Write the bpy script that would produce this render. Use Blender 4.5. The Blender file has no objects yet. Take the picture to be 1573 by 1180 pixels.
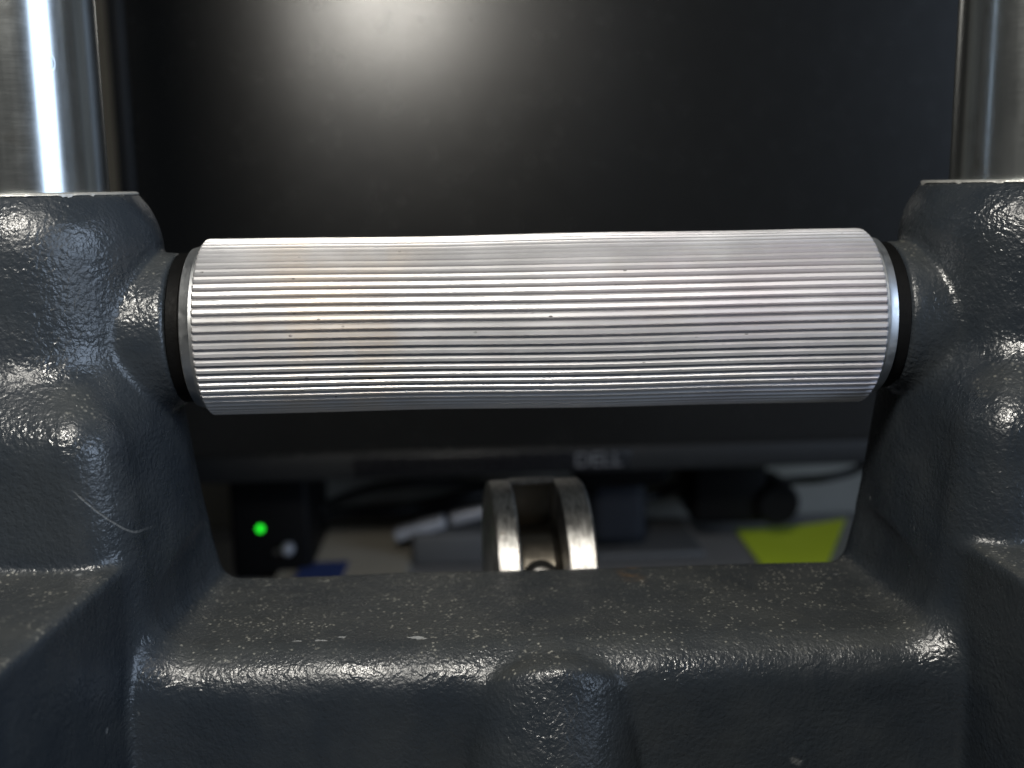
import bpy, bmesh, math, random
import numpy as np
from mathutils import Vector, Matrix, noise as mnoise

S = 0.01                      # model units are centimetres
SC = bpy.context.scene
COL = SC.collection
random.seed(7)
R = math.radians

# ------------------------------------------------------------------ camera
CAM = Vector((-1.04, -17.0, 2.07))
PITCH, YAW, ROLL, FPX = R(10.16), R(2.1), R(0.82), 1700.0
fwd = Vector((math.sin(YAW) * math.cos(PITCH), math.cos(YAW) * math.cos(PITCH), -math.sin(PITCH)))
rt = Vector((math.cos(YAW), -math.sin(YAW), 0.0))
up = rt.cross(fwd)
rt2 = rt * math.cos(ROLL) - up * math.sin(ROLL)
up2 = rt * math.sin(ROLL) + up * math.cos(ROLL)
cd = bpy.data.cameras.new("camera")
cam = bpy.data.objects.new("camera", cd)
COL.objects.link(cam)
M = Matrix((rt2, up2, -fwd)).transposed().to_4x4()
M.translation = CAM * S
cam.matrix_world = M
cd.sensor_width = 36.0
cd.lens = FPX / 1573.0 * 36.0
cd.clip_start, cd.clip_end = 0.005, 50.0
cd.dof.use_dof = True
cd.dof.focus_distance = 15.6 * S
cd.dof.aperture_fstop = 17.0
SC.camera = cam

def ray(px, py):
    return fwd + rt2 * ((px - 786.5) / FPX) + up2 * ((590 - py) / FPX)

def at(px, py, Y):            # the point of the depth plane Y seen at a place of the photograph
    d = ray(px, py)
    return CAM + d * ((Y - CAM.y) / d.y)

def on_z(px, py, Z):
    d = ray(px, py)
    return CAM + d * ((Z - CAM.z) / d.z)

# ------------------------------------------------------------------ world and lamps
w = bpy.data.worlds.new("World")
SC.world = w
w.use_nodes = True
w.node_tree.nodes["Background"].inputs[0].default_value = (0.95, 1.0, 1.0, 1)
w.node_tree.nodes["Background"].inputs[1].default_value = 0.032
SC.view_settings.view_transform = 'Standard'
SC.view_settings.look = 'None'
SC.view_settings.exposure = 0.0
SC.view_settings.gamma = 1.0

def area(name, loc, target, sx, sy, power, color):
    l = bpy.data.lights.new(name, 'AREA')
    l.shape = 'RECTANGLE'
    l.size, l.size_y, l.energy, l.color = sx * S, sy * S, power, color
    o = bpy.data.objects.new(name, l)
    COL.objects.link(o)
    o.location = Vector(loc) * S
    o.rotation_euler = (Vector(target) - Vector(loc)).to_track_quat('-Z', 'Y').to_euler()
    return o

area("desk_lamp_light", (-4.0, -19.0, 16.6), (0, 0, -1), 4.0, 4.0, 0.88, (1.0, 0.955, 0.87))
area("overhead_fill_light", (-5, -45, 150), (0, 0, 0), 110, 70, 1.1, (1.0, 0.97, 0.92))  # added overhead fill that brightens the roller top and the ledge
area("window_light", (247, -159, 60), (-4, 0, 0), 140, 150, 45, (0.62, 0.77, 1.0))

# ------------------------------------------------------------------ helpers
def tag(o, label=None, cat=None, group=None, kind=None):
    if label: o['label'] = label
    if cat: o['category'] = cat
    if group: o['group'] = group
    if kind: o['kind'] = kind
    return o

def empty(name, loc=(0, 0, 0)):
    o = bpy.data.objects.new(name, None)
    o.empty_display_size = 0.01
    COL.objects.link(o)
    o.location = Vector(loc) * S
    return o

def link(name, me, mat, parent=None, smooth=True, angle=None):
    """me is in world centimetres already scaled by S; parents are only translated."""
    if mat: me.materials.append(mat)
    if smooth:
        me.polygons.foreach_set('use_smooth', [True] * len(me.polygons))
        if angle is not None:
            me.set_sharp_from_angle(angle=R(angle))
    o = bpy.data.objects.new(name, me)
    COL.objects.link(o)
    if parent is not None:
        o.parent = parent
        w_ = Vector((0, 0, 0)); p = parent
        while p is not None:
            w_ += p.location; p = p.parent
        o.matrix_parent_inverse = Matrix.Identity(4)
        me.transform(Matrix.Translation(-w_))
    return o

def from_bm(name, bm, mat, parent=None, smooth=True, angle=35):
    bmesh.ops.recalc_face_normals(bm, faces=bm.faces)
    me = bpy.data.meshes.new(name)
    bm.to_mesh(me)
    bm.free()
    me.transform(Matrix.Scale(S, 4))
    return link(name, me, mat, parent, smooth, angle)

def bx(bm, c, size, rot=None, bev=0.0, seg=2):
    r = bmesh.ops.create_cube(bm, size=1.0)
    vs = r['verts']
    m = Matrix.Translation(Vector(c)) @ (rot.to_4x4() if rot else Matrix.Identity(4)) @ Matrix.Diagonal((*size, 1))
    bmesh.ops.transform(bm, matrix=m, verts=vs)
    if bev > 0:
        es = list({e for v in vs for e in v.link_edges})
        bmesh.ops.bevel(bm, geom=es, offset=bev, segments=seg, profile=0.5, affect='EDGES')

def lathe(bm, prof, m=None, n=96, closed=False, rfun=None):
    """prof: (r, h) pairs, turned about local Z; m places it."""
    rings = []
    for (r, h) in prof:
        ring = []
        for i in range(n):
            a = 2 * math.pi * i / n
            rr = r if rfun is None else rfun(r, h, a)
            v = Vector((rr * math.cos(a), rr * math.sin(a), h))
            ring.append(bm.verts.new(m @ v if m else v))
        rings.append(ring)
    k = len(rings)
    for j in range(k if closed else k - 1):
        a, b = rings[j], rings[(j + 1) % k]
        for i in range(n):
            bm.faces.new((a[i], a[(i + 1) % n], b[(i + 1) % n], b[i]))
    if not closed:
        bm.faces.new(rings[0]); bm.faces.new(rings[-1])

def tube(bm, pts, rad, n=12):
    """smooth tube through points (Catmull-Rom)"""
    P = [Vector(p) for p in pts]
    P = [P[0] * 2 - P[1]] + P + [P[-1] * 2 - P[-2]]
    path = []
    for i in range(1, len(P) - 2):
        for k in range(8):
            t = k / 8
            a, b, c, d = P[i - 1], P[i], P[i + 1], P[i + 2]
            path.append(0.5 * ((2 * b) + (c - a) * t + (2 * a - 5 * b + 4 * c - d) * t * t + (3 * b - a - 3 * c + d) * t ** 3))
    path.append(P[-2])
    prev = None
    rings = []
    nrm = None
    for i, p in enumerate(path):
        t = (path[min(i + 1, len(path) - 1)] - path[max(i - 1, 0)]).normalized()
        if nrm is None:
            nrm = t.orthogonal().normalized()
        nrm = (nrm - t * nrm.dot(t)).normalized()
        bn = t.cross(nrm)
        ring = [bm.verts.new(p + (nrm * math.cos(2 * math.pi * k / n) + bn * math.sin(2 * math.pi * k / n)) * rad) for k in range(n)]
        rings.append(ring)
    for a, b in zip(rings, rings[1:]):
        for i in range(n):
            bm.faces.new((a[i], a[(i + 1) % n], b[(i + 1) % n], b[i]))
    bm.faces.new(rings[0]); bm.faces.new(rings[-1])

# ------------------------------------------------------------------ materials
class Nodes:
    def __init__(self, name):
        self.m = bpy.data.materials.new(name)
        self.m.use_nodes = True
        self.nt = self.m.node_tree
        self.b = self.nt.nodes['Principled BSDF']
        tc = self.nt.nodes.new('ShaderNodeTexCoord')
        mp = self.nt.nodes.new('ShaderNodeMapping')
        mp.inputs['Scale'].default_value = (100, 100, 100)      # metres to centimetres
        self.nt.links.new(tc.outputs['Object'], mp.inputs['Vector'])
        self.co = mp.outputs[0]
    def n(self, t, **kw):
        nd = self.nt.nodes.new(t)
        for k, v in kw.items():
            setattr(nd, k, v)
        return nd
    def set(self, sock, v):
        if hasattr(v, 'is_linked') or isinstance(v, bpy.types.NodeSocket):
            self.nt.links.new(v, sock)
        else:
            sock.default_value = v
    def math(self, op, a, b=0.0, c=None, clamp=False):
        nd = self.n('ShaderNodeMath', operation=op, use_clamp=clamp)
        self.set(nd.inputs[0], a); self.set(nd.inputs[1], b)
        if c is not None: self.set(nd.inputs[2], c)
        return nd.outputs[0]
    def scaled(self, sx, sy, sz, co=None):
        mp = self.n('ShaderNodeMapping')
        mp.inputs['Scale'].default_value = (sx, sy, sz)
        self.set(mp.inputs['Vector'], co or self.co)
        return mp.outputs[0]
    def noise(self, scale, detail=3, rough=0.5, co=None, dist=0.0):
        nd = self.n('ShaderNodeTexNoise')
        self.set(nd.inputs['Vector'], co or self.co)
        nd.inputs['Scale'].default_value = scale
        nd.inputs['Detail'].default_value = detail
        nd.inputs['Roughness'].default_value = rough
        nd.inputs['Distortion'].default_value = dist
        return nd.outputs['Fac']
    def voro(self, scale, co=None, feature='F1', out='Distance', rnd=1.0):
        nd = self.n('ShaderNodeTexVoronoi', feature=feature)
        self.set(nd.inputs['Vector'], co or self.co)
        nd.inputs['Scale'].default_value = scale
        nd.inputs['Randomness'].default_value = rnd
        return nd.outputs[out]
    def ramp(self, v, lo, hi, a=0.0, b=1.0):
        nd = self.n('ShaderNodeMapRange', interpolation_type='SMOOTHSTEP')
        self.set(nd.inputs[0], v)
        for i, x in enumerate((lo, hi, a, b)):
            nd.inputs[i + 1].default_value = x
        return nd.outputs[0]
    def mix(self, f, a, b):
        nd = self.n('ShaderNodeMix', data_type='RGBA')
        self.set(nd.inputs[0], f)
        self.set(nd.inputs[6], a if not isinstance(a, tuple) else (*a, 1))
        self.set(nd.inputs[7], b if not isinstance(b, tuple) else (*b, 1))
        return nd.outputs[2]
    def xyz(self, co=None):
        nd = self.n('ShaderNodeSeparateXYZ')
        self.set(nd.inputs[0], co or self.co)
        return nd.outputs
    def normal(self):
        nd = self.n('ShaderNodeNewGeometry')
        s = self.n('ShaderNodeSeparateXYZ')
        self.set(s.inputs[0], nd.outputs['Normal'])
        return s.outputs
    def bump(self, h, strength, dist, prev=None):
        nd = self.n('ShaderNodeBump')
        self.set(nd.inputs['Strength'], strength)
        nd.inputs['Distance'].default_value = dist * S
        self.set(nd.inputs['Height'], h)
        if prev is not None: self.set(nd.inputs['Normal'], prev)
        return nd.outputs[0]
    def p(self, **kw):
        for k, v in kw.items():
            k = k.replace('_', ' ')
            self.set(self.b.inputs[k], (*v, 1) if isinstance(v, tuple) and len(v) == 3 else v)
    def segment(self, a, b, width):
        """mask of a scratch between two points, in the XZ plane"""
        ax, az = a; bx_, bz = b
        x, y, z = self.xyz()
        L = math.hypot(bx_ - ax, bz - az)
        ux, uz = (bx_ - ax) / L, (bz - az) / L
        dx = self.math('SUBTRACT', x, ax); dz = self.math('SUBTRACT', z, az)
        t = self.math('ADD', self.math('MULTIPLY', dx, ux), self.math('MULTIPLY', dz, uz))
        s = self.math('ADD', self.math('MULTIPLY', dx, -uz), self.math('MULTIPLY', dz, ux))
        s = self.math('ADD', s, self.math('MULTIPLY', self.math('SUBTRACT', self.noise(1.6, 2), 0.5), 0.05))
        m1 = self.ramp(self.math('ABSOLUTE', s), width * 0.4, width, 1, 0)
        m2 = self.math('MULTIPLY', self.ramp(t, 0, L * 0.15), self.ramp(t, L * 0.8, L, 1, 0))
        return self.math('MULTIPLY', m1, m2)

def simple(name, col, rough=0.5, metal=0.0, var=0.25, scale=3.0, bump=0.0, bscale=30.0, spec=0.5):
    N = Nodes(name)
    f = N.noise(scale, 4, 0.6)
    N.p(Base_Color=N.mix(f, tuple(c * (1 - var) for c in col), tuple(min(1, c * (1 + var)) for c in col)),
        Roughness=N.ramp(N.noise(scale * 2.3, 3), 0.3, 0.7, rough * 0.88, min(1, rough * 1.12)), Metallic=metal)
    N.b.inputs['Specular IOR Level'].default_value = spec
    if bump:
        N.p(Normal=N.bump(N.noise(bscale, 3), bump, 0.02))
    return N.m

def paint_material():
    N = Nodes('hammered_paint')
    N.co.node.inputs['Location'].default_value = (0, 0, -14.0)   # measured from the roller axis
    nx, ny, nz = N.normal()
    x, y, z = N.xyz()
    upw = N.ramp(nz, 0.55, 0.95)
    # colour: dark blue grey with blotchy greasy areas
    blot = N.noise(0.55, 5, 0.6)
    col = N.mix(N.ramp(blot, 0.35, 0.68), (0.0155, 0.020, 0.026), (0.024, 0.0285, 0.033))
    # settled dust, pale grains on upward faces
    dustn = N.ramp(N.noise(0.8, 4, 0.6), 0.4, 0.62)
    grains = N.ramp(N.voro(13), 0.16, 0.36, 1, 0)
    pick = N.ramp(N.noise(7.0, 2), 0.46, 0.6)
    gm = N.math('MULTIPLY', N.math('MULTIPLY', grains, pick), N.math('MULTIPLY', upw, N.math('ADD', dustn, 0.25)), clamp=True)
    col = N.mix(N.math('MULTIPLY', gm, 0.9), col, (0.30, 0.295, 0.26))
    film = N.math('MULTIPLY', N.math('MULTIPLY', upw, N.math('ADD', N.math('MULTIPLY', dustn, 0.4), 0.6)), 0.36)
    col = N.mix(film, col, (0.075, 0.076, 0.068))
    # rusty smear on the crossbar
    sm = N.math('MULTIPLY', N.ramp(N.math('ABSOLUTE', N.math('SUBTRACT', x, 1.55)), 0.05, 0.28, 1, 0), N.ramp(N.math('ABSOLUTE', N.math('SUBTRACT', y, 0.9)), 0.2, 0.9, 1, 0))
    col = N.mix(N.math('MULTIPLY', N.math('MULTIPLY', sm, upw), N.ramp(N.noise(4.0, 4), 0.35, 0.65, 0, 0.6)), col, (0.13, 0.075, 0.03))
    # chips to the grey filler along the front edge of the crossbar
    band = N.math('MULTIPLY', N.ramp(N.math('ABSOLUTE', N.math('ADD', y, 1.75)), 0.05, 0.10, 1, 0), N.ramp(z, -4.75, -4.6))
    chipn = N.ramp(N.noise(3.2, 2, 0.5, co=N.scaled(1.0, 1.5, 1.5)), 0.57, 0.60)
    xr = N.math('MULTIPLY', N.ramp(x, -3.9, -3.6), N.ramp(x, -0.4, -0.1, 1, 0))
    chip = N.math('MULTIPLY', N.math('MULTIPLY', band, chipn), xr)
    # rare small knocks elsewhere
    kn = N.math('MULTIPLY', N.ramp(N.voro(1.1), 0.05, 0.075, 1, 0), N.ramp(N.noise(2.0, 2), 0.55, 0.6))
    chip = N.math('MAXIMUM', chip, N.math('MULTIPLY', kn, 0.3))
    sc1 = N.segment((-6.41, -1.80), (-5.64, -2.75), 0.015)
    sc3 = N.segment((3.30, -6.05), (3.62, -6.18), 0.07)
    chip = N.math('MAXIMUM', chip, N.math('MULTIPLY', N.math('MAXIMUM', sc1, N.math('MULTIPLY', sc3, N.ramp(N.noise(6, 3), 0.45, 0.6))), 0.22))
    col = N.mix(chip, col, (0.26, 0.27, 0.27))
    # relief: orange-peel hammer finish, sandy where grit was painted over on top
    peel = N.noise(13.5, 1.5, 0.5, dist=0.35)
    fine = N.noise(19.0, 2, 0.6)
    patch = N.ramp(N.noise(0.7, 3, 0.5), 0.35, 0.65, 0.55, 1.0)
    b1 = N.bump(peel, patch, 0.019)
    b2 = N.bump(fine, N.math('ADD', 0.6, N.math('MULTIPLY', upw, 0.4)), 0.014, b1)
    dents = N.noise(1.6, 2, 0.5)
    b3 = N.bump(dents, 0.6, 0.05, b2)
    b4 = N.bump(chip, 0.6, -0.02, b3)
    N.p(Base_Color=col, Normal=b4)
    rg = N.math('ADD', N.ramp(N.noise(1.3, 5, 0.65), 0.35, 0.68, 0.21, 0.40), N.math('MULTIPLY', upw, 0.06))
    N.p(Roughness=N.math('ADD', rg, N.math('MULTIPLY', chip, 0.3)))
    N.b.inputs['Specular IOR Level'].default_value = 0.45
    return N.m

def aluminium_material():
    N = Nodes('ribbed_aluminium')
    x, y, z = N.xyz()
    rad = N.math('SQRT', N.math('ADD', N.math('MULTIPLY', y, y), N.math('MULTIPLY', z, z)))
    mott = N.noise(1.2, 4, 0.6, co=N.scaled(0.6, 1, 1))
    col = N.mix(N.ramp(mott, 0.3, 0.7), (0.62, 0.61, 0.615), (0.70, 0.69, 0.695))
    grime = N.ramp(N.noise(0.8, 4, 0.6), 0.52, 0.72, 0, 0.18)
    col = N.mix(grime, col, (0.45, 0.36, 0.29))
    worn = N.ramp(N.math('ABSOLUTE', N.math('ADD', x, 2.9)), 0.5, 1.7, 1, 0)  # zone left of centre: warmer tint, more nicks
    col = N.mix(N.math('MULTIPLY', worn, N.ramp(N.noise(1.4, 3, 0.5, co=N.scaled(1, 0.6, 0.6)), 0.35, 0.65, 0.08, 0.5)), col, (0.74, 0.64, 0.53))
    mauve = N.math('MULTIPLY', N.ramp(x, -1.5, 3.0), N.ramp(N.noise(0.9, 3, 0.5, co=N.scaled(0.5, 1, 1)), 0.4, 0.65, 0.0, 0.5))  # cool window light towards the right end, put into the colour
    col = N.mix(mauve, col, (0.66, 0.61, 0.66))
    groove_shade = N.math('MULTIPLY', N.ramp(rad, 1.275, 1.318, 1, 0), N.ramp(N.noise(2.0, 4, 0.6, co=N.scaled(0.5, 2, 2)), 0.25, 0.6, 0.86, 1.0))  # shade in the rib grooves, put into the colour and metalness
    col = N.mix(N.math('MULTIPLY', groove_shade, 0.68), col, (0.055, 0.050, 0.047))
    nick = N.math('MULTIPLY', N.ramp(N.voro(5.0, co=N.scaled(0.55, 1.0, 1.0)), 0.06, 0.10, 1, 0), N.ramp(N.math('ADD', N.noise(1.3, 3), N.math('MULTIPLY', worn, 0.07)), 0.54, 0.62))
    col = N.mix(N.math('MULTIPLY', nick, 0.85), col, (0.05, 0.045, 0.04))
    N.p(Base_Color=col, Metallic=N.math('SUBTRACT', 0.72, N.math('MULTIPLY', groove_shade, 0.6)), Roughness=N.ramp(mott, 0.25, 0.75, 0.42, 0.52))
    N.p(Normal=N.bump(N.noise(40, 3, 0.6), 0.15, 0.005))
    return N.m

def steel_material():
    N = Nodes('turned_steel')
    rings = N.noise(16, 4, 0.7, co=N.scaled(0.15, 0.15, 1.6))
    vert = N.noise(3.0, 4, 0.6, co=N.scaled(2.2, 2.2, 0.12))
    col = N.mix(N.ramp(vert, 0.3, 0.7), (0.38, 0.40, 0.40), (0.48, 0.50, 0.50))
    stain = N.ramp(N.noise(0.9, 5, 0.65), 0.55, 0.75, 0, 0.45)
    col = N.mix(stain, col, (0.22, 0.20, 0.165))
    spots = N.math('MULTIPLY', N.ramp(N.voro(2.2, co=N.scaled(1, 1, 0.6)), 0.10, 0.16, 1, 0), N.ramp(N.noise(1.2, 2), 0.52, 0.6))
    col = N.mix(N.math('MULTIPLY', spots, 0.3), col, (0.18, 0.18, 0.17))
    N.p(Base_Color=col, Metallic=0.97, Roughness=N.math('ADD', N.ramp(N.noise(2.2, 5, 0.65, co=N.scaled(1, 1, 0.5)), 0.3, 0.7, 0.18, 0.215), N.math('MULTIPLY', N.ramp(rings, 0.3, 0.7), 0.025)))
    b = N.bump(rings, 0.03, 0.004)
    N.p(Normal=N.bump(spots, 0.06, -0.01, b))
    return N.m

def spool_material():
    N = Nodes('worn_steel')
    s = N.noise(5.0, 5, 0.7, co=N.scaled(3.2, 0.8, 0.8))
    col = N.mix(N.ramp(s, 0.3, 0.7), (0.30, 0.295, 0.28), (0.62, 0.61, 0.59))
    pits = N.math('MULTIPLY', N.ramp(N.voro(6.5), 0.09, 0.15, 1, 0), N.ramp(N.noise(2.2, 2), 0.52, 0.58))
    col = N.mix(pits, col, (0.035, 0.03, 0.025))
    rust = N.ramp(N.noise(1.6, 5, 0.65), 0.56, 0.75, 0, 0.6)
    col = N.mix(rust, col, (0.16, 0.085, 0.03))
    N.p(Base_Color=col, Metallic=1.0, Roughness=N.ramp(s, 0.25, 0.75, 0.26, 0.48))
    N.p(Normal=N.bump(s, 0.6, 0.03))
    return N.m

MAT = dict(
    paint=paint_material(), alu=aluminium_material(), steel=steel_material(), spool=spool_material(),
    bare=simple('bare_cast_edge', (0.40, 0.40, 0.38), 0.5, 0.6, 0.4, 6.0, 0.5, 18),
    collar=simple('turned_aluminium', (0.50, 0.51, 0.52), 0.44, 1.0, 0.05, 4.0),
    oily=simple('oily_brown_steel', (0.20, 0.18, 0.15), 0.36, 1.0, 0.35, 3.0, 0.3, 12),
    rubber=simple('black_rubber', (0.003, 0.003, 0.003), 0.6, 0, 0.3, 5.0, 0.2, 30, 0.10),
    bezel=simple('black_bezel_plastic', (0.009, 0.0095, 0.010), 0.5, 0, 0.15, 2.0, 0.3, 26, 0.3),
    badge=simple('gloss_black_plastic', (0.006, 0.006, 0.007), 0.25, 0, 0.1),
    logo=simple('grey_logo_print', (0.085, 0.088, 0.095), 0.5, 0.0, 0.05),
    black=simple('black_plastic', (0.003, 0.003, 0.0034), 0.55, 0, 0.2, 2.0, 0.2, 20, 0.12),
    cable=simple('black_cable', (0.006, 0.006, 0.006), 0.5, 0, 0.2, 2.0, 0, 20, 0.3),
    navy=simple('navy_grey_plastic', (0.010, 0.0125, 0.018), 0.5, 0, 0.15, 2.0, 0.2, 20, 0.25),
    wall=simple('painted_wall', (0.23, 0.222, 0.195), 0.85, 0, 0.06, 0.4, 0.2, 8),
    desk=simple('grey_desk_laminate', (0.19, 0.192, 0.20), 0.55, 0, 0.12, 0.7, 0.1, 12),
    paper=simple('cream_paper', (0.23, 0.215, 0.18), 0.85, 0, 0.05, 0.5),
    blue=simple('blue_card', (0.016, 0.032, 0.12), 0.6, 0, 0.12, 0.7),
    charcoal=simple('charcoal_plastic', (0.05, 0.052, 0.055), 0.6, 0, 0.15, 0.7, 0.1, 10),
    grey=simple('light_grey_plastic', (0.20, 0.21, 0.235), 0.4, 0, 0.1, 0.7),
    silver=simple('silver_plug', (0.26, 0.27, 0.30), 0.4, 0.3, 0.1, 0.7),
    note=simple('lime_note_paper', (0.40, 0.52, 0.016), 0.8, 0, 0.08, 0.35),
)

def screen_material():
    N = Nodes('matte_screen')
    N.p(Base_Color=N.mix(N.noise(0.35, 3), (0.005, 0.005, 0.0048), (0.007, 0.007, 0.0066)), Roughness=N.ramp(N.noise(1.5, 5, 0.65), 0.3, 0.7, 0.258, 0.275))
    N.b.inputs['Specular IOR Level'].default_value = 0.62
    N.p(Normal=N.bump(N.noise(45, 2), 0.12, 0.01))
    return N.m
MAT['screen'] = screen_material()

def led_material():
    N = Nodes('green_led')
    N.p(Base_Color=(0.0, 0.3, 0.02), Emission_Color=(0.02, 1.0, 0.03), Emission_Strength=1.6)
    return N.m
MAT['led'] = led_material()

# ------------------------------------------------------------------ the cast frame, a solid described by distances
CX = 7.62                      # column axis

def smin(a, b, k):
    h = np.clip(0.5 + 0.5 * (b - a) / k, 0, 1)
    return b + (a - b) * h - k * h * (1 - h)

def smax(a, b, k):
    return -smin(-a, -b, k)

def rbox(x, y, z, lo, hi, r):
    qx = np.abs(x - (lo[0] + hi[0]) / 2) - (hi[0] - lo[0]) / 2 + r
    qy = np.abs(y - (lo[1] + hi[1]) / 2) - (hi[1] - lo[1]) / 2 + r
    qz = np.abs(z - (lo[2] + hi[2]) / 2) - (hi[2] - lo[2]) / 2 + r
    o = np.sqrt(np.maximum(qx, 0) ** 2 + np.maximum(qy, 0) ** 2 + np.maximum(qz, 0) ** 2)
    return o + np.minimum(np.maximum(qx, np.maximum(qy, qz)), 0) - r

RIM_Z, FLOOR_Z = 2.03, -8.5
def frame_sdf(x, y, z):
    wob = 0.020 * np.sin(1.3 * x + 0.7 * z + 0.4) * np.sin(1.1 * y - 0.8 * z + 1.0) + 0.014 * np.sin(2.3 * z + 1.7 * x) * np.sin(2.0 * y + 0.6)
    ax = np.abs(x)
    # socket round the column, shoulders drawn in towards the rim
    t = np.clip((z - 0.95) / (RIM_Z - 0.95), 0, 1.2)
    rs = 1.91 - 0.33 * t ** 3.0
    dr = np.sqrt((ax - CX) ** 2 + y ** 2)
    socket = np.maximum((dr - rs) * 0.92, -3.0 - z)
    # bearing boss towards the roller
    rb = 1.135 + 0.09 * np.clip((ax - 5.42) / 1.0, 0, 1.6) ** 1.6
    boss = smax((np.sqrt(y ** 2 + z ** 2) - rb) * 0.9, np.maximum(5.42 - ax, ax - CX), 0.08)
    d = smin(socket, boss, 0.07)
    # upright, its inner side leaning
    t = (y + 2.5) / 4.1
    inner = 5.66 - 0.44 * t + (0.05 + 0.18 * t) * np.maximum(z + 4.57, 0)
    xs = ax - inner
    upr = rbox(xs, y, z, (0.0, -2.55, -12.0), (6.0, 1.7, -0.70), 0.75)
    d = smin(d, upr * 0.95, 0.72)
    # crossbar
    bar = rbox(x, y, z, (-7.0, -2.45, -12.0), (7.0, 1.5, -4.37), 0.66)
    bar = bar + 0.0
    d = smin(d, bar, 0.30 + 0.5 * np.clip(-y / 2.5, 0, 1))
    # lug on the front of the crossbar
    fy = y + 1.30 + 0.40 * (-4.5 - z)
    lug = smax(np.sqrt(x * x + (fy * 0.95) ** 2) - 1.36, z + 4.46 + 0.36 * x * x, 0.16) * 0.85
    d = smin(d, lug, 0.09)
    # arms that come forward under the uprights
    arm = rbox(ax - 0.12 - 0.09 * (-2.5 - y), y, z, (5.74, -10.5, -12.0), (10.6, -1.0, -2.97), 0.12)
    d = smin(d, arm, 0.13)
    d = d + wob
    # bore, machined rim, flat underside
    bore = 1.20 - dr
    d = np.maximum(d, np.where(z > -0.9, bore, -10.0))
    d = np.maximum(d, z - RIM_Z)
    d = np.maximum(d, FLOOR_Z - z)
    return d

def surface_nets(f, lo, hi, h):
    n = [int(math.ceil((hi[i] - lo[i]) / h)) + 1 for i in range(3)]
    gx = (lo[0] + h * np.arange(n[0])).astype(np.float32)
    gy = (lo[1] + h * np.arange(n[1])).astype(np.float32)[:, None]
    gz = (lo[2] + h * np.arange(n[2])).astype(np.float32)[None, :]
    V = np.empty(n, np.float32)
    for i in range(0, n[0], 16):
        xx = gx[i:i + 16, None, None]
        V[i:i + 16] = f(xx, gy[None], gz[None])
    sg = V < 0
    c = [sg[a:n[0] - 1 + a, b:n[1] - 1 + b, e:n[2] - 1 + e] for a in (0, 1) for b in (0, 1) for e in (0, 1)]
    s = sum(q.astype(np.int8) for q in c)
    act = (s > 0) & (s < 8)
    I = np.argwhere(act)
    idx = -np.ones(act.shape, np.int32)
    idx[act] = np.arange(len(I))
    acc = np.zeros((len(I), 3)); cnt = np.zeros(len(I))
    offs = [(a, b, e) for a in (0, 1) for b in (0, 1) for e in (0, 1)]
    for o in offs:
        for ax_ in range(3):
            if o[ax_]: continue
            p = list(o); p[ax_] = 1
            va = V[I[:, 0] + o[0], I[:, 1] + o[1], I[:, 2] + o[2]]
            vb = V[I[:, 0] + p[0], I[:, 1] + p[1], I[:, 2] + p[2]]
            m = (va < 0) != (vb < 0)
            t = np.where(m, va / np.where(m, va - vb, 1), 0)
            q = np.tile(np.array(o, float), (len(I), 1)); q[:, ax_] = t
            acc[m] += q[m]; cnt[m] += 1
    P = (I + acc / cnt[:, None]) * h + np.array(lo)
    for _ in range(2):
        e = 0.01
        x, y, z = P.T
        v = f(x, y, z)
        g = np.stack([f(x + e, y, z) - f(x - e, y, z), f(x, y + e, z) - f(x, y - e, z), f(x, y, z + e) - f(x, y, z - e)], 1) / (2 * e)
        st = (v / np.maximum((g ** 2).sum(1), 0.3))[:, None] * g
        P -= np.clip(st, -0.5 * h, 0.5 * h)
    Q = []
    for ax_ in range(3):
        sl0 = [slice(1, k - 1) for k in n]; sl1 = list(sl0)
        sl0[ax_] = slice(0, n[ax_] - 1); sl1[ax_] = slice(1, n[ax_])
        a, b = sg[tuple(sl0)], sg[tuple(sl1)]
        E = np.argwhere(a != b)
        inside = a[tuple(E.T)]
        off = np.ones(3, int); off[ax_] = 0
        E = E + off
        u, v = [(1, 2), (2, 0), (0, 1)][ax_]
        def cell(du, dv):
            C = E.copy(); C[:, u] += du; C[:, v] += dv
            return idx[tuple(C.T)]
        q = np.stack([cell(-1, -1), cell(0, -1), cell(0, 0), cell(-1, 0)], 1)
        q[~inside] = q[~inside][:, ::-1]
        Q.append(q)
    return P, np.concatenate(Q)

P, Q = surface_nets(frame_sdf, (-11.2, -10.8, -8.72), (11.2, 2.2, 2.24), 0.075)
me = bpy.data.meshes.new('casting')
me.vertices.add(len(P)); me.vertices.foreach_set('co', (P * S).astype(np.float32).ravel())
me.loops.add(len(Q) * 4); me.loops.foreach_set('vertex_index', Q.astype(np.int32).ravel())
me.polygons.add(len(Q)); me.polygons.foreach_set('loop_start', np.arange(0, len(Q) * 4, 4, dtype=np.int32))
me.update(calc_edges=True); me.validate()

DESK_Z = -14.0
fr = empty('cast_frame', (0, 0, DESK_Z))
tag(fr, 'dark grey hammer-painted cast iron frame carrying the ribbed roller', 'machine frame')
cast = link('casting', me, MAT['paint'], fr, True, None)
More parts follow.
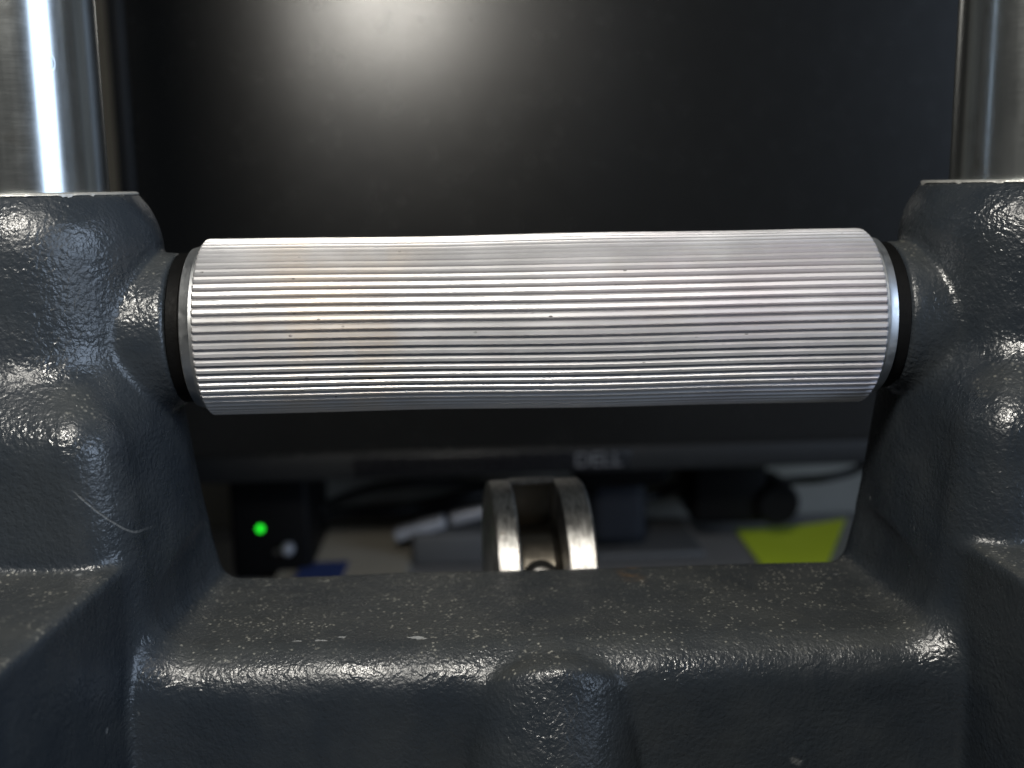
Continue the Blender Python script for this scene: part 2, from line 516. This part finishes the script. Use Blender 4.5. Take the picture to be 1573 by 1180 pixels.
# the texture space of the casting is the machine's own centre
bm = bmesh.new()
bx(bm, (0, -3.2, (DESK_Z + FLOOR_Z) / 2), (22.0, 14.6, FLOOR_Z - DESK_Z), None, 0.4, 3)
from_bm('base_block', bm, MAT['paint'], fr)
for s in (-1, 1):
    bm = bmesh.new()
    def rag(r, h, a):
        if r > 1.4:
            return r + 0.018 * mnoise.noise(Vector((math.cos(a) * 9, math.sin(a) * 9, h * 3 + s)))
        return r
    n = 360
    prof = [(1.205, 2.035), (1.205, 2.062), (1.56, 2.062), (1.592, 2.045), (1.600, 2.015), (1.54, 1.98)]
    m = Matrix.Translation((s * CX, 0, 0))
    lathe(bm, prof, m, n, True, rag)
    # chipped lower edge: the bare band is wider here and there
    for v in bm.verts:
        if v.co.z < 2.02:
            a = math.atan2(v.co.y, v.co.x - s * CX)
            k = mnoise.noise(Vector((math.cos(a) * 6 + 3 * s, math.sin(a) * 6, 0.3))) + 0.5 * mnoise.noise(Vector((math.cos(a) * 21, math.sin(a) * 21, 4.3)))
            v.co.z -= max(0.0, k - 0.25) * 0.13
            v.co.z += 0.01
    from_bm('machined_rim', bm, MAT['bare'], fr, True, 40)

# ------------------------------------------------------------------ steel columns
def column(s, label):
    o = empty('steel_column', (s * CX, 0, -0.88))
    tag(o, label, 'steel column', 'steel columns standing in the casting sockets')
    bm = bmesh.new()
    lathe(bm, [(1.13, -0.88), (1.18, -0.83), (1.18, 15.9), (1.12, 16.0)], Matrix.Translation((s * CX, 0, 0)), 128)
    from_bm('shaft', bm, MAT['steel'], o, True, 30)
    return o
column(-1, 'bright steel column with a broad white streak of light, in the left socket')
column(1, 'dull greenish steel column without the white streak, in the right socket')

# ------------------------------------------------------------------ ribbed roller
roll = empty('ribbed_roller', (0, 0, 0))
tag(roll, 'ribbed aluminium roller held between the two uprights', 'roller')
NR, RO, RI, HL = 66, 1.345, 1.262, 5.0
prof_a = [(-0.5, RI), (-0.38, RI + 0.004), (-0.26, RO - 0.014), (-0.18, RO), (0.18, RO), (0.26, RO - 0.014), (0.38, RI + 0.004)]
bm = bmesh.new()
rings = []
xsn = [-HL, -HL + 0.03] + [-HL + 0.03 + (2 * HL - 0.06) * i / 60 for i in range(1, 60)] + [HL - 0.03, HL]
jit = [random.uniform(-0.03, 0.03) for _ in range(NR)]
for ix, x in enumerate(xsn):
    ring = []
    endk = 0.035 if ix in (0, len(xsn) - 1) else 0.0
    twist = 0.008 * math.sin(x * 0.8 + 1.2)
    swell = -0.022 * math.exp(-((x + 2.2) / 1.5) ** 2) + 0.004 * math.sin(x * 1.7)
    for k in range(NR):
        for (u, r) in prof_a:
            a = 2 * math.pi * (k + u + jit[k] * (1 if r > 1.3 else 0.4)) / NR + twist
            rr = r - (endk if r > 1.3 else 0) + swell
            ring.append(bm.verts.new((x, rr * math.cos(a), rr * math.sin(a))))
    rings.append(ring)
n = len(rings[0])
for a, b in zip(rings, rings[1:]):
    for i in range(n):
        bm.faces.new((a[i], a[(i + 1) % n], b[(i + 1) % n], b[i]))
bm.faces.new(rings[0]); bm.faces.new(rings[-1])
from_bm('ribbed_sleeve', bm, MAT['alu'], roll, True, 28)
for s in (-1, 1):
    bm = bmesh.new()
    m = Matrix.Rotation(s * math.pi / 2, 4, 'Y')
    lathe(bm, [(1.10, HL + 0.002), (1.262, HL + 0.002), (1.262, HL + 0.05), (1.235, HL + 0.085), (1.205, HL + 0.19), (1.17, HL + 0.21), (1.0, HL + 0.21)], m, 128)
    from_bm('end_collar', bm, MAT['collar'], roll, True, 30)
    bm = bmesh.new()
    lathe(bm, [(0.9, 5.213), (1.10, 5.213), (1.135, 5.24), (1.135, 5.40), (1.10, 5.425), (0.9, 5.425)], m, 96)
    from_bm('gasket', bm, MAT['rubber'], roll, True, 40)

# ------------------------------------------------------------------ grooved steel spool behind the crossbar
SP = Vector((0.14, 3.3, -5.47))
sp = empty('grooved_spool', (SP.x, SP.y, FLOOR_Z))
tag(sp, 'worn bare steel spool with two round flanges behind the crossbar', 'spool')
spm = Matrix.Translation(SP) @ Matrix.Rotation(R(4), 4, 'Z') @ Matrix.Rotation(math.pi / 2, 4, 'Y')
FR = 2.0
for (a, b) in ((-0.92, -0.48), (0.34, 0.88)):
    bm = bmesh.new()
    lathe(bm, [(0.5, a), (FR - 0.12, a), (FR - 0.03, a + 0.03), (FR, a + 0.09), (FR, b - 0.05), (FR - 0.04, b), (0.5, b)], spm, 128)
    from_bm('flange', bm, MAT['spool'], sp, True, 35)
bm = bmesh.new()
lathe(bm, [(1.16, -0.50), (1.10, -0.42), (1.10, 0.22), (1.16, 0.30), (1.30, 0.36)], spm, 96)
from_bm('hub', bm, MAT['oily'], sp, True, 35)
bm = bmesh.new()               # web between the flanges behind the hub
bx(bm, spm @ Vector((-0.95, 0.75, -0.06)), (0.9, 0.14, 1.82), Matrix.Rotation(R(4), 3, 'Z'), 0.03, 2)
from_bm('web', bm, MAT['oily'], sp)
bm = bmesh.new()               # strap that joins the flanges at the back
bx(bm, spm @ Vector((-1.90, 0.45, -0.04)), (0.95, 0.30, 0.10), Matrix.Rotation(R(4), 3, 'Z'), 0.05, 2)
from_bm('strap', bm, MAT['spool'], sp)
bm = bmesh.new()
mm = Matrix.Translation(SP) @ Matrix.Rotation(R(4), 4, 'Z')
hx = -0.06
scm = mm @ Matrix.Translation((hx, -1.00, 0.43)) @ Matrix.Rotation(R(62), 4, 'X')
lathe(bm, [(0.0005, 0.16), (0.15, 0.16), (0.22, 0.12), (0.24, 0.05), (0.24, -0.2)], scm, 40)
from_bm('screw', bm, MAT['spool'], sp, True, 40)
bm = bmesh.new()
lathe(bm, [(0.245, 0.07), (0.245, 0.10), (0.33, 0.10), (0.35, 0.06), (0.35, -0.1), (0.245, -0.1)], scm, 40, True)
from_bm('washer', bm, MAT['rubber'], sp, True, 40)
bm = bmesh.new()
lathe(bm, [(0.62, FLOOR_Z), (0.62, SP.z - 0.6)], Matrix.Translation((SP.x, SP.y, 0)), 48)
from_bm('stem', bm, MAT['spool'], sp)

# ------------------------------------------------------------------ background: desk, wall, monitor
WALL_Y, MON_Y = 35.0, 25.0
bm = bmesh.new()
bx(bm, (5, 0, DESK_Z - 1.0), (130, 69.8, 2.0), None, 0.2)
tag(from_bm('desk', bm, MAT['desk']), 'grey laminate desk top under the machine and the monitor', 'desk')
bm = bmesh.new()
bx(bm, (5, WALL_Y + 2, 25), (160, 4, 110), None, 0)
tag(from_bm('wall', bm, MAT['wall']), 'pale painted wall behind the monitor', 'wall', None, 'structure')

mon = empty('monitor', (3.9, MON_Y, DESK_Z))
tag(mon, 'black flat monitor filling the view behind the roller', 'monitor')
tl = at(190, 300, MON_Y).x
xs0 = at(213, 300, MON_Y).x
zb0, zb1 = at(786, 728, MON_Y).z, at(786, 690, MON_Y).z
mr = 2 * 3.9 - tl
ztop = zb0 + 30.0
DEP = 2.6
bm = bmesh.new()                # housing with a frame that stands 5 mm proud of the screen
bx(bm, ((tl + mr) / 2, MON_Y + 0.45 + DEP / 2, (zb0 + ztop) / 2), (mr - tl - 0.1, DEP, ztop - zb0 - 0.1), None, 0.3, 3)
from_bm('back_shell', bm, MAT['bezel'], mon)
bw = xs0 - tl
for (x0, x1, z0, z1) in ((tl, mr, zb0, zb1), (tl, mr, ztop - bw, ztop), (tl, xs0, zb1, ztop - bw), (mr - bw, mr, zb1, ztop - bw)):
    bm = bmesh.new()
    bx(bm, ((x0 + x1) / 2, MON_Y + 0.2, (z0 + z1) / 2), (x1 - x0, 0.5, z1 - z0), None, 0.10, 3)
    from_bm('bezel_bar', bm, MAT['bezel'], mon)
bm = bmesh.new()
bx(bm, ((xs0 + mr - bw) / 2, MON_Y + 0.33, (zb1 + ztop - bw) / 2), (mr - bw - xs0 + 0.04, 0.2, ztop - bw - zb1 + 0.04))
from_bm('screen', bm, MAT['screen'], mon, False)
p0, p1 = at(545, 722, MON_Y), at(968, 690, MON_Y)
zc = (zb0 + zb1) / 2
bm = bmesh.new()
bx(bm, ((p0.x + p1.x) / 2, MON_Y - 0.06, zc), (p1.x - p0.x, 0.06, (zb1 - zb0) * 0.80), None, 0.025, 2)
bad = from_bm('badge_panel', bm, MAT['badge'], mon)
cu = bpy.data.curves.new('lettering', 'FONT')
cu.body = 'DELL'
cu.size, cu.extrude, cu.align_x, cu.align_y = 1.0 * S, 0.008 * S, 'CENTER', 'CENTER'
cu.offset = 0.012 * S
tmp = bpy.data.objects.new('tmp', cu)
COL.objects.link(tmp)
dg = bpy.context.evaluated_depsgraph_get()
tme = bpy.data.meshes.new_from_object(tmp.evaluated_get(dg))
bpy.data.objects.remove(tmp)
tw = max(v.co.x for v in tme.vertices) - min(v.co.x for v in tme.vertices)
th = max(v.co.y for v in tme.vertices) - min(v.co.y for v in tme.vertices)
l0, l1 = at(883, 716, MON_Y), at(955, 694, MON_Y)
tme.transform(Matrix.Translation(Vector(((l0.x + l1.x) / 2, MON_Y - 0.102, zc)) * S) @ Matrix.Rotation(math.pi / 2, 4, 'X') @ Matrix.Diagonal((abs(l1.x - l0.x) * S / tw, (zb1 - zb0) * 0.56 * S / th, 1, 1)))
tme.materials.clear()
link('lettering', tme, MAT['logo'], mon, False)
mon.rotation_euler.z = R(1.75)
n0, n1 = at(912, 800, 28.5), at(1000, 800, 28.5)
bm = bmesh.new()
bx(bm, ((n0.x + n1.x) / 2, 29.5, (DESK_Z + 0.7 + zb0 + 6) / 2), (n1.x - n0.x, 1.8, zb0 + 6 - DESK_Z - 0.7), None, 0.5, 4)
from_bm('neck', bm, MAT['navy'], mon)
bm = bmesh.new()
bx(bm, ((n0.x + n1.x) / 2, 30.9, DESK_Z + 0.2), (7.5, 5, 0.4), None, 0.15, 3)
from_bm('stand_foot', bm, MAT['charcoal'], mon)
bm = bmesh.new()
bx(bm, ((n0.x + n1.x) / 2, 28.45, zb0 + 0.1), (4.2, 2.4, 3.0), None, 0.5, 3)
from_bm('hinge_cover', bm, MAT['black'], mon)

# black box with a green light, left under the monitor
def boxpx(name, x0, x1, ytop, Y, depth, mat, parent=None, z0=None, bev=0.15, zt=None):
    a, b = at(x0, ytop, Y), at(x1, ytop, Y)
    zt = a.z if zt is None else zt
    z0 = DESK_Z if z0 is None else z0
    bm = bmesh.new()
    bx(bm, ((a.x + b.x) / 2, Y + depth / 2, (zt + z0) / 2), (b.x - a.x, depth, zt - z0), None, bev, 3)
    return from_bm(name, bm, mat, parent)
SY = 27.5
c = at(408, 800, SY)
spk = empty('speaker', (c.x, SY, DESK_Z))
tag(spk, 'small black speaker with a glowing green light under the monitor', 'speaker')
boxpx('cabinet', 346, 470, 690, SY, 6, MAT['black'], spk, None, 0.25)
def disc(name, px, py, Y, rad, thick, mat, parent, dome=0.3):
    p = at(px, py, Y)
    bm = bmesh.new()
    m = Matrix.Translation((p.x, Y, p.z)) @ Matrix.Rotation(math.pi / 2, 4, 'X')
    lathe(bm, [(rad, 0.0), (rad, thick * 0.5), (rad * 0.8, thick * 0.85), (rad * 0.4, thick), (0.001, thick)], m, 32)
    return from_bm(name, bm, mat, parent, True, 60)
disc('led', 400, 812, SY, 0.14, 0.12, MAT['led'], spk)
disc('knob', 443, 842, SY, 0.26, 0.5, MAT['grey'], spk)
disc('socket', 425, 848, SY, 0.14, 0.1, MAT['charcoal'], spk)  # small glint on the cabinet front, shaped as a paler disc

# adapter block and round plug on the right
AY = 30.0
c = at(1120, 800, AY)
ad = empty('power_adapter', (c.x, AY, at(1120, 806, AY).z))
tag(ad, 'black power adapter block with a round plug, hanging right of the monitor neck', 'adapter')
boxpx('block', 1066, 1180, 700, AY, 4, MAT['black'], ad, at(1120, 806, AY).z, 0.3)
p = at(1194, 774, AY)
bm = bmesh.new()
lathe(bm, [(0.6, -0.3), (0.98, -0.2), (1.0, 0.2), (1.0, 1.9), (0.85, 2.2)], Matrix.Translation((p.x, AY + 1.9, p.z)) @ Matrix.Rotation(math.pi / 2, 4, 'X'), 48)
from_bm('round_plug', bm, MAT['black'], ad, True, 40)

# cables
def cable(name, pts, Y, rad, label):
    bm = bmesh.new()
    tube(bm, [at(px, py, Y + dy) for (px, py, dy) in pts], rad)
    o = from_bm(name, bm, MAT['cable'], None, True, 60)
    o['group'] = 'black cables below the monitor'
    tag(o, label, 'cable')
cable('cable', [(465, 793, 0), (505, 775, .4), (560, 754, .3), (625, 743, 0), (700, 742, .2), (770, 748, 0), (880, 752, 0)], 31.0, 0.22, 'thin black cable arching over the pale patch left of the spool')
cable('cable', [(462, 796, 0), (540, 789, .3), (600, 788, 0), (650, 778, .3), (710, 764, 0), (770, 755, .4), (900, 750, 0)], 32.0, 0.34, 'thicker black cable sagging under the arched one, left of the spool')
cable('cable', [(905, 745, 0), (945, 764, .3), (985, 766, 0), (1025, 754, .4), (1060, 735, 0), (1085, 715, 0)], 31.5, 0.24, 'black cable looping between the monitor neck and the adapter')
cable('cable', [(1180, 742, 0), (1225, 738, .2), (1265, 735, 0), (1310, 724, .3), (1350, 700, 0)], 31.5, 0.20, 'black cable running off to the right above the lime note')

# loose things on the desk
def sheet(name, corners, thick, mat, Z, curl=0.0):
    """a sheet lying at height Z; the corners are places in the photograph"""
    a, b, c_, d_ = [on_z(px, py, Z) for (px, py) in corners]
    bm = bmesh.new()
    nx, ny = 14, 10
    top, bot = {}, {}
    for i in range(nx + 1):
        for j in range(ny + 1):
            u, v = i / nx, j / ny
            p = (a * (1 - u) + b * u) * (1 - v) + (d_ * (1 - u) + c_ * u) * v
            lift = curl * (u ** 2) * (1 - v) + 0.02 * mnoise.noise(p * 0.4)
            top[i, j] = bm.verts.new((p.x, p.y, Z + thick + max(0, lift)))
            bot[i, j] = bm.verts.new((p.x, p.y, Z + max(0, lift)))
    for i in range(nx):
        for j in range(ny):
            bm.faces.new((top[i, j], top[i + 1, j], top[i + 1, j + 1], top[i, j + 1]))
            bm.faces.new((bot[i, j], bot[i, j + 1], bot[i + 1, j + 1], bot[i + 1, j]))
    for i in range(nx):
        for j in (0, ny):
            bm.faces.new((top[i, j], top[i + 1, j], bot[i + 1, j], bot[i, j]))
    for j in range(ny):
        for i in (0, nx):
            bm.faces.new((top[i, j], top[i, j + 1], bot[i, j + 1], bot[i, j]))
    return from_bm(name, bm, mat)
Z0 = DESK_Z + 0.004
tag(sheet('note_paper', [(1130, 815), (1298, 814), (1258, 900), (1195, 904)], 0.06, MAT['note'], Z0, 0.5), 'lime yellow note paper lying on the desk at right', 'note')
tag(sheet('paper_stack', [(480, 812), (640, 812), (625, 900), (420, 905)], 0.35, MAT['paper'], Z0), 'cream paper stack lying beside the black speaker', 'paper')
tag(sheet('card', [(468, 868), (536, 864), (520, 900), (440, 904)], 0.08, MAT['blue'], Z0 + 0.38), 'dark blue card lying on the cream paper', 'card')
cb = boxpx('charcoal_box', 632, 752, 822, 28.5, 4.5, MAT['charcoal'], None, None, 0.2)
tag(cb, 'charcoal grey box behind the left flange of the spool', 'box')
zt = at(632, 822, 28.5).z
def barpx(name, a, b, Y, rad, mat, flat=0.6):
    A, B = at(*a, Y), at(*b, Y)
    d = (B - A)
    rot = d.to_track_quat('X', 'Z').to_matrix()
    bm = bmesh.new()
    bx(bm, (A + B) / 2, (d.length, rad * 2, rad * 2 * flat), rot, rad * 0.35, 4)
    return from_bm(name, bm, mat)
g1 = barpx('grey_plug', (606, 822), (684, 800), 29.2, 0.42, MAT['grey'])
tag(g1, 'tilted light grey plug lying on the charcoal box', 'plug')
g2 = barpx('pale_strip', (692, 797), (766, 778), 29.6, 0.42, MAT['silver'])
tag(g2, 'pale shiny strip tilted up towards the left spool flange', 'strip')
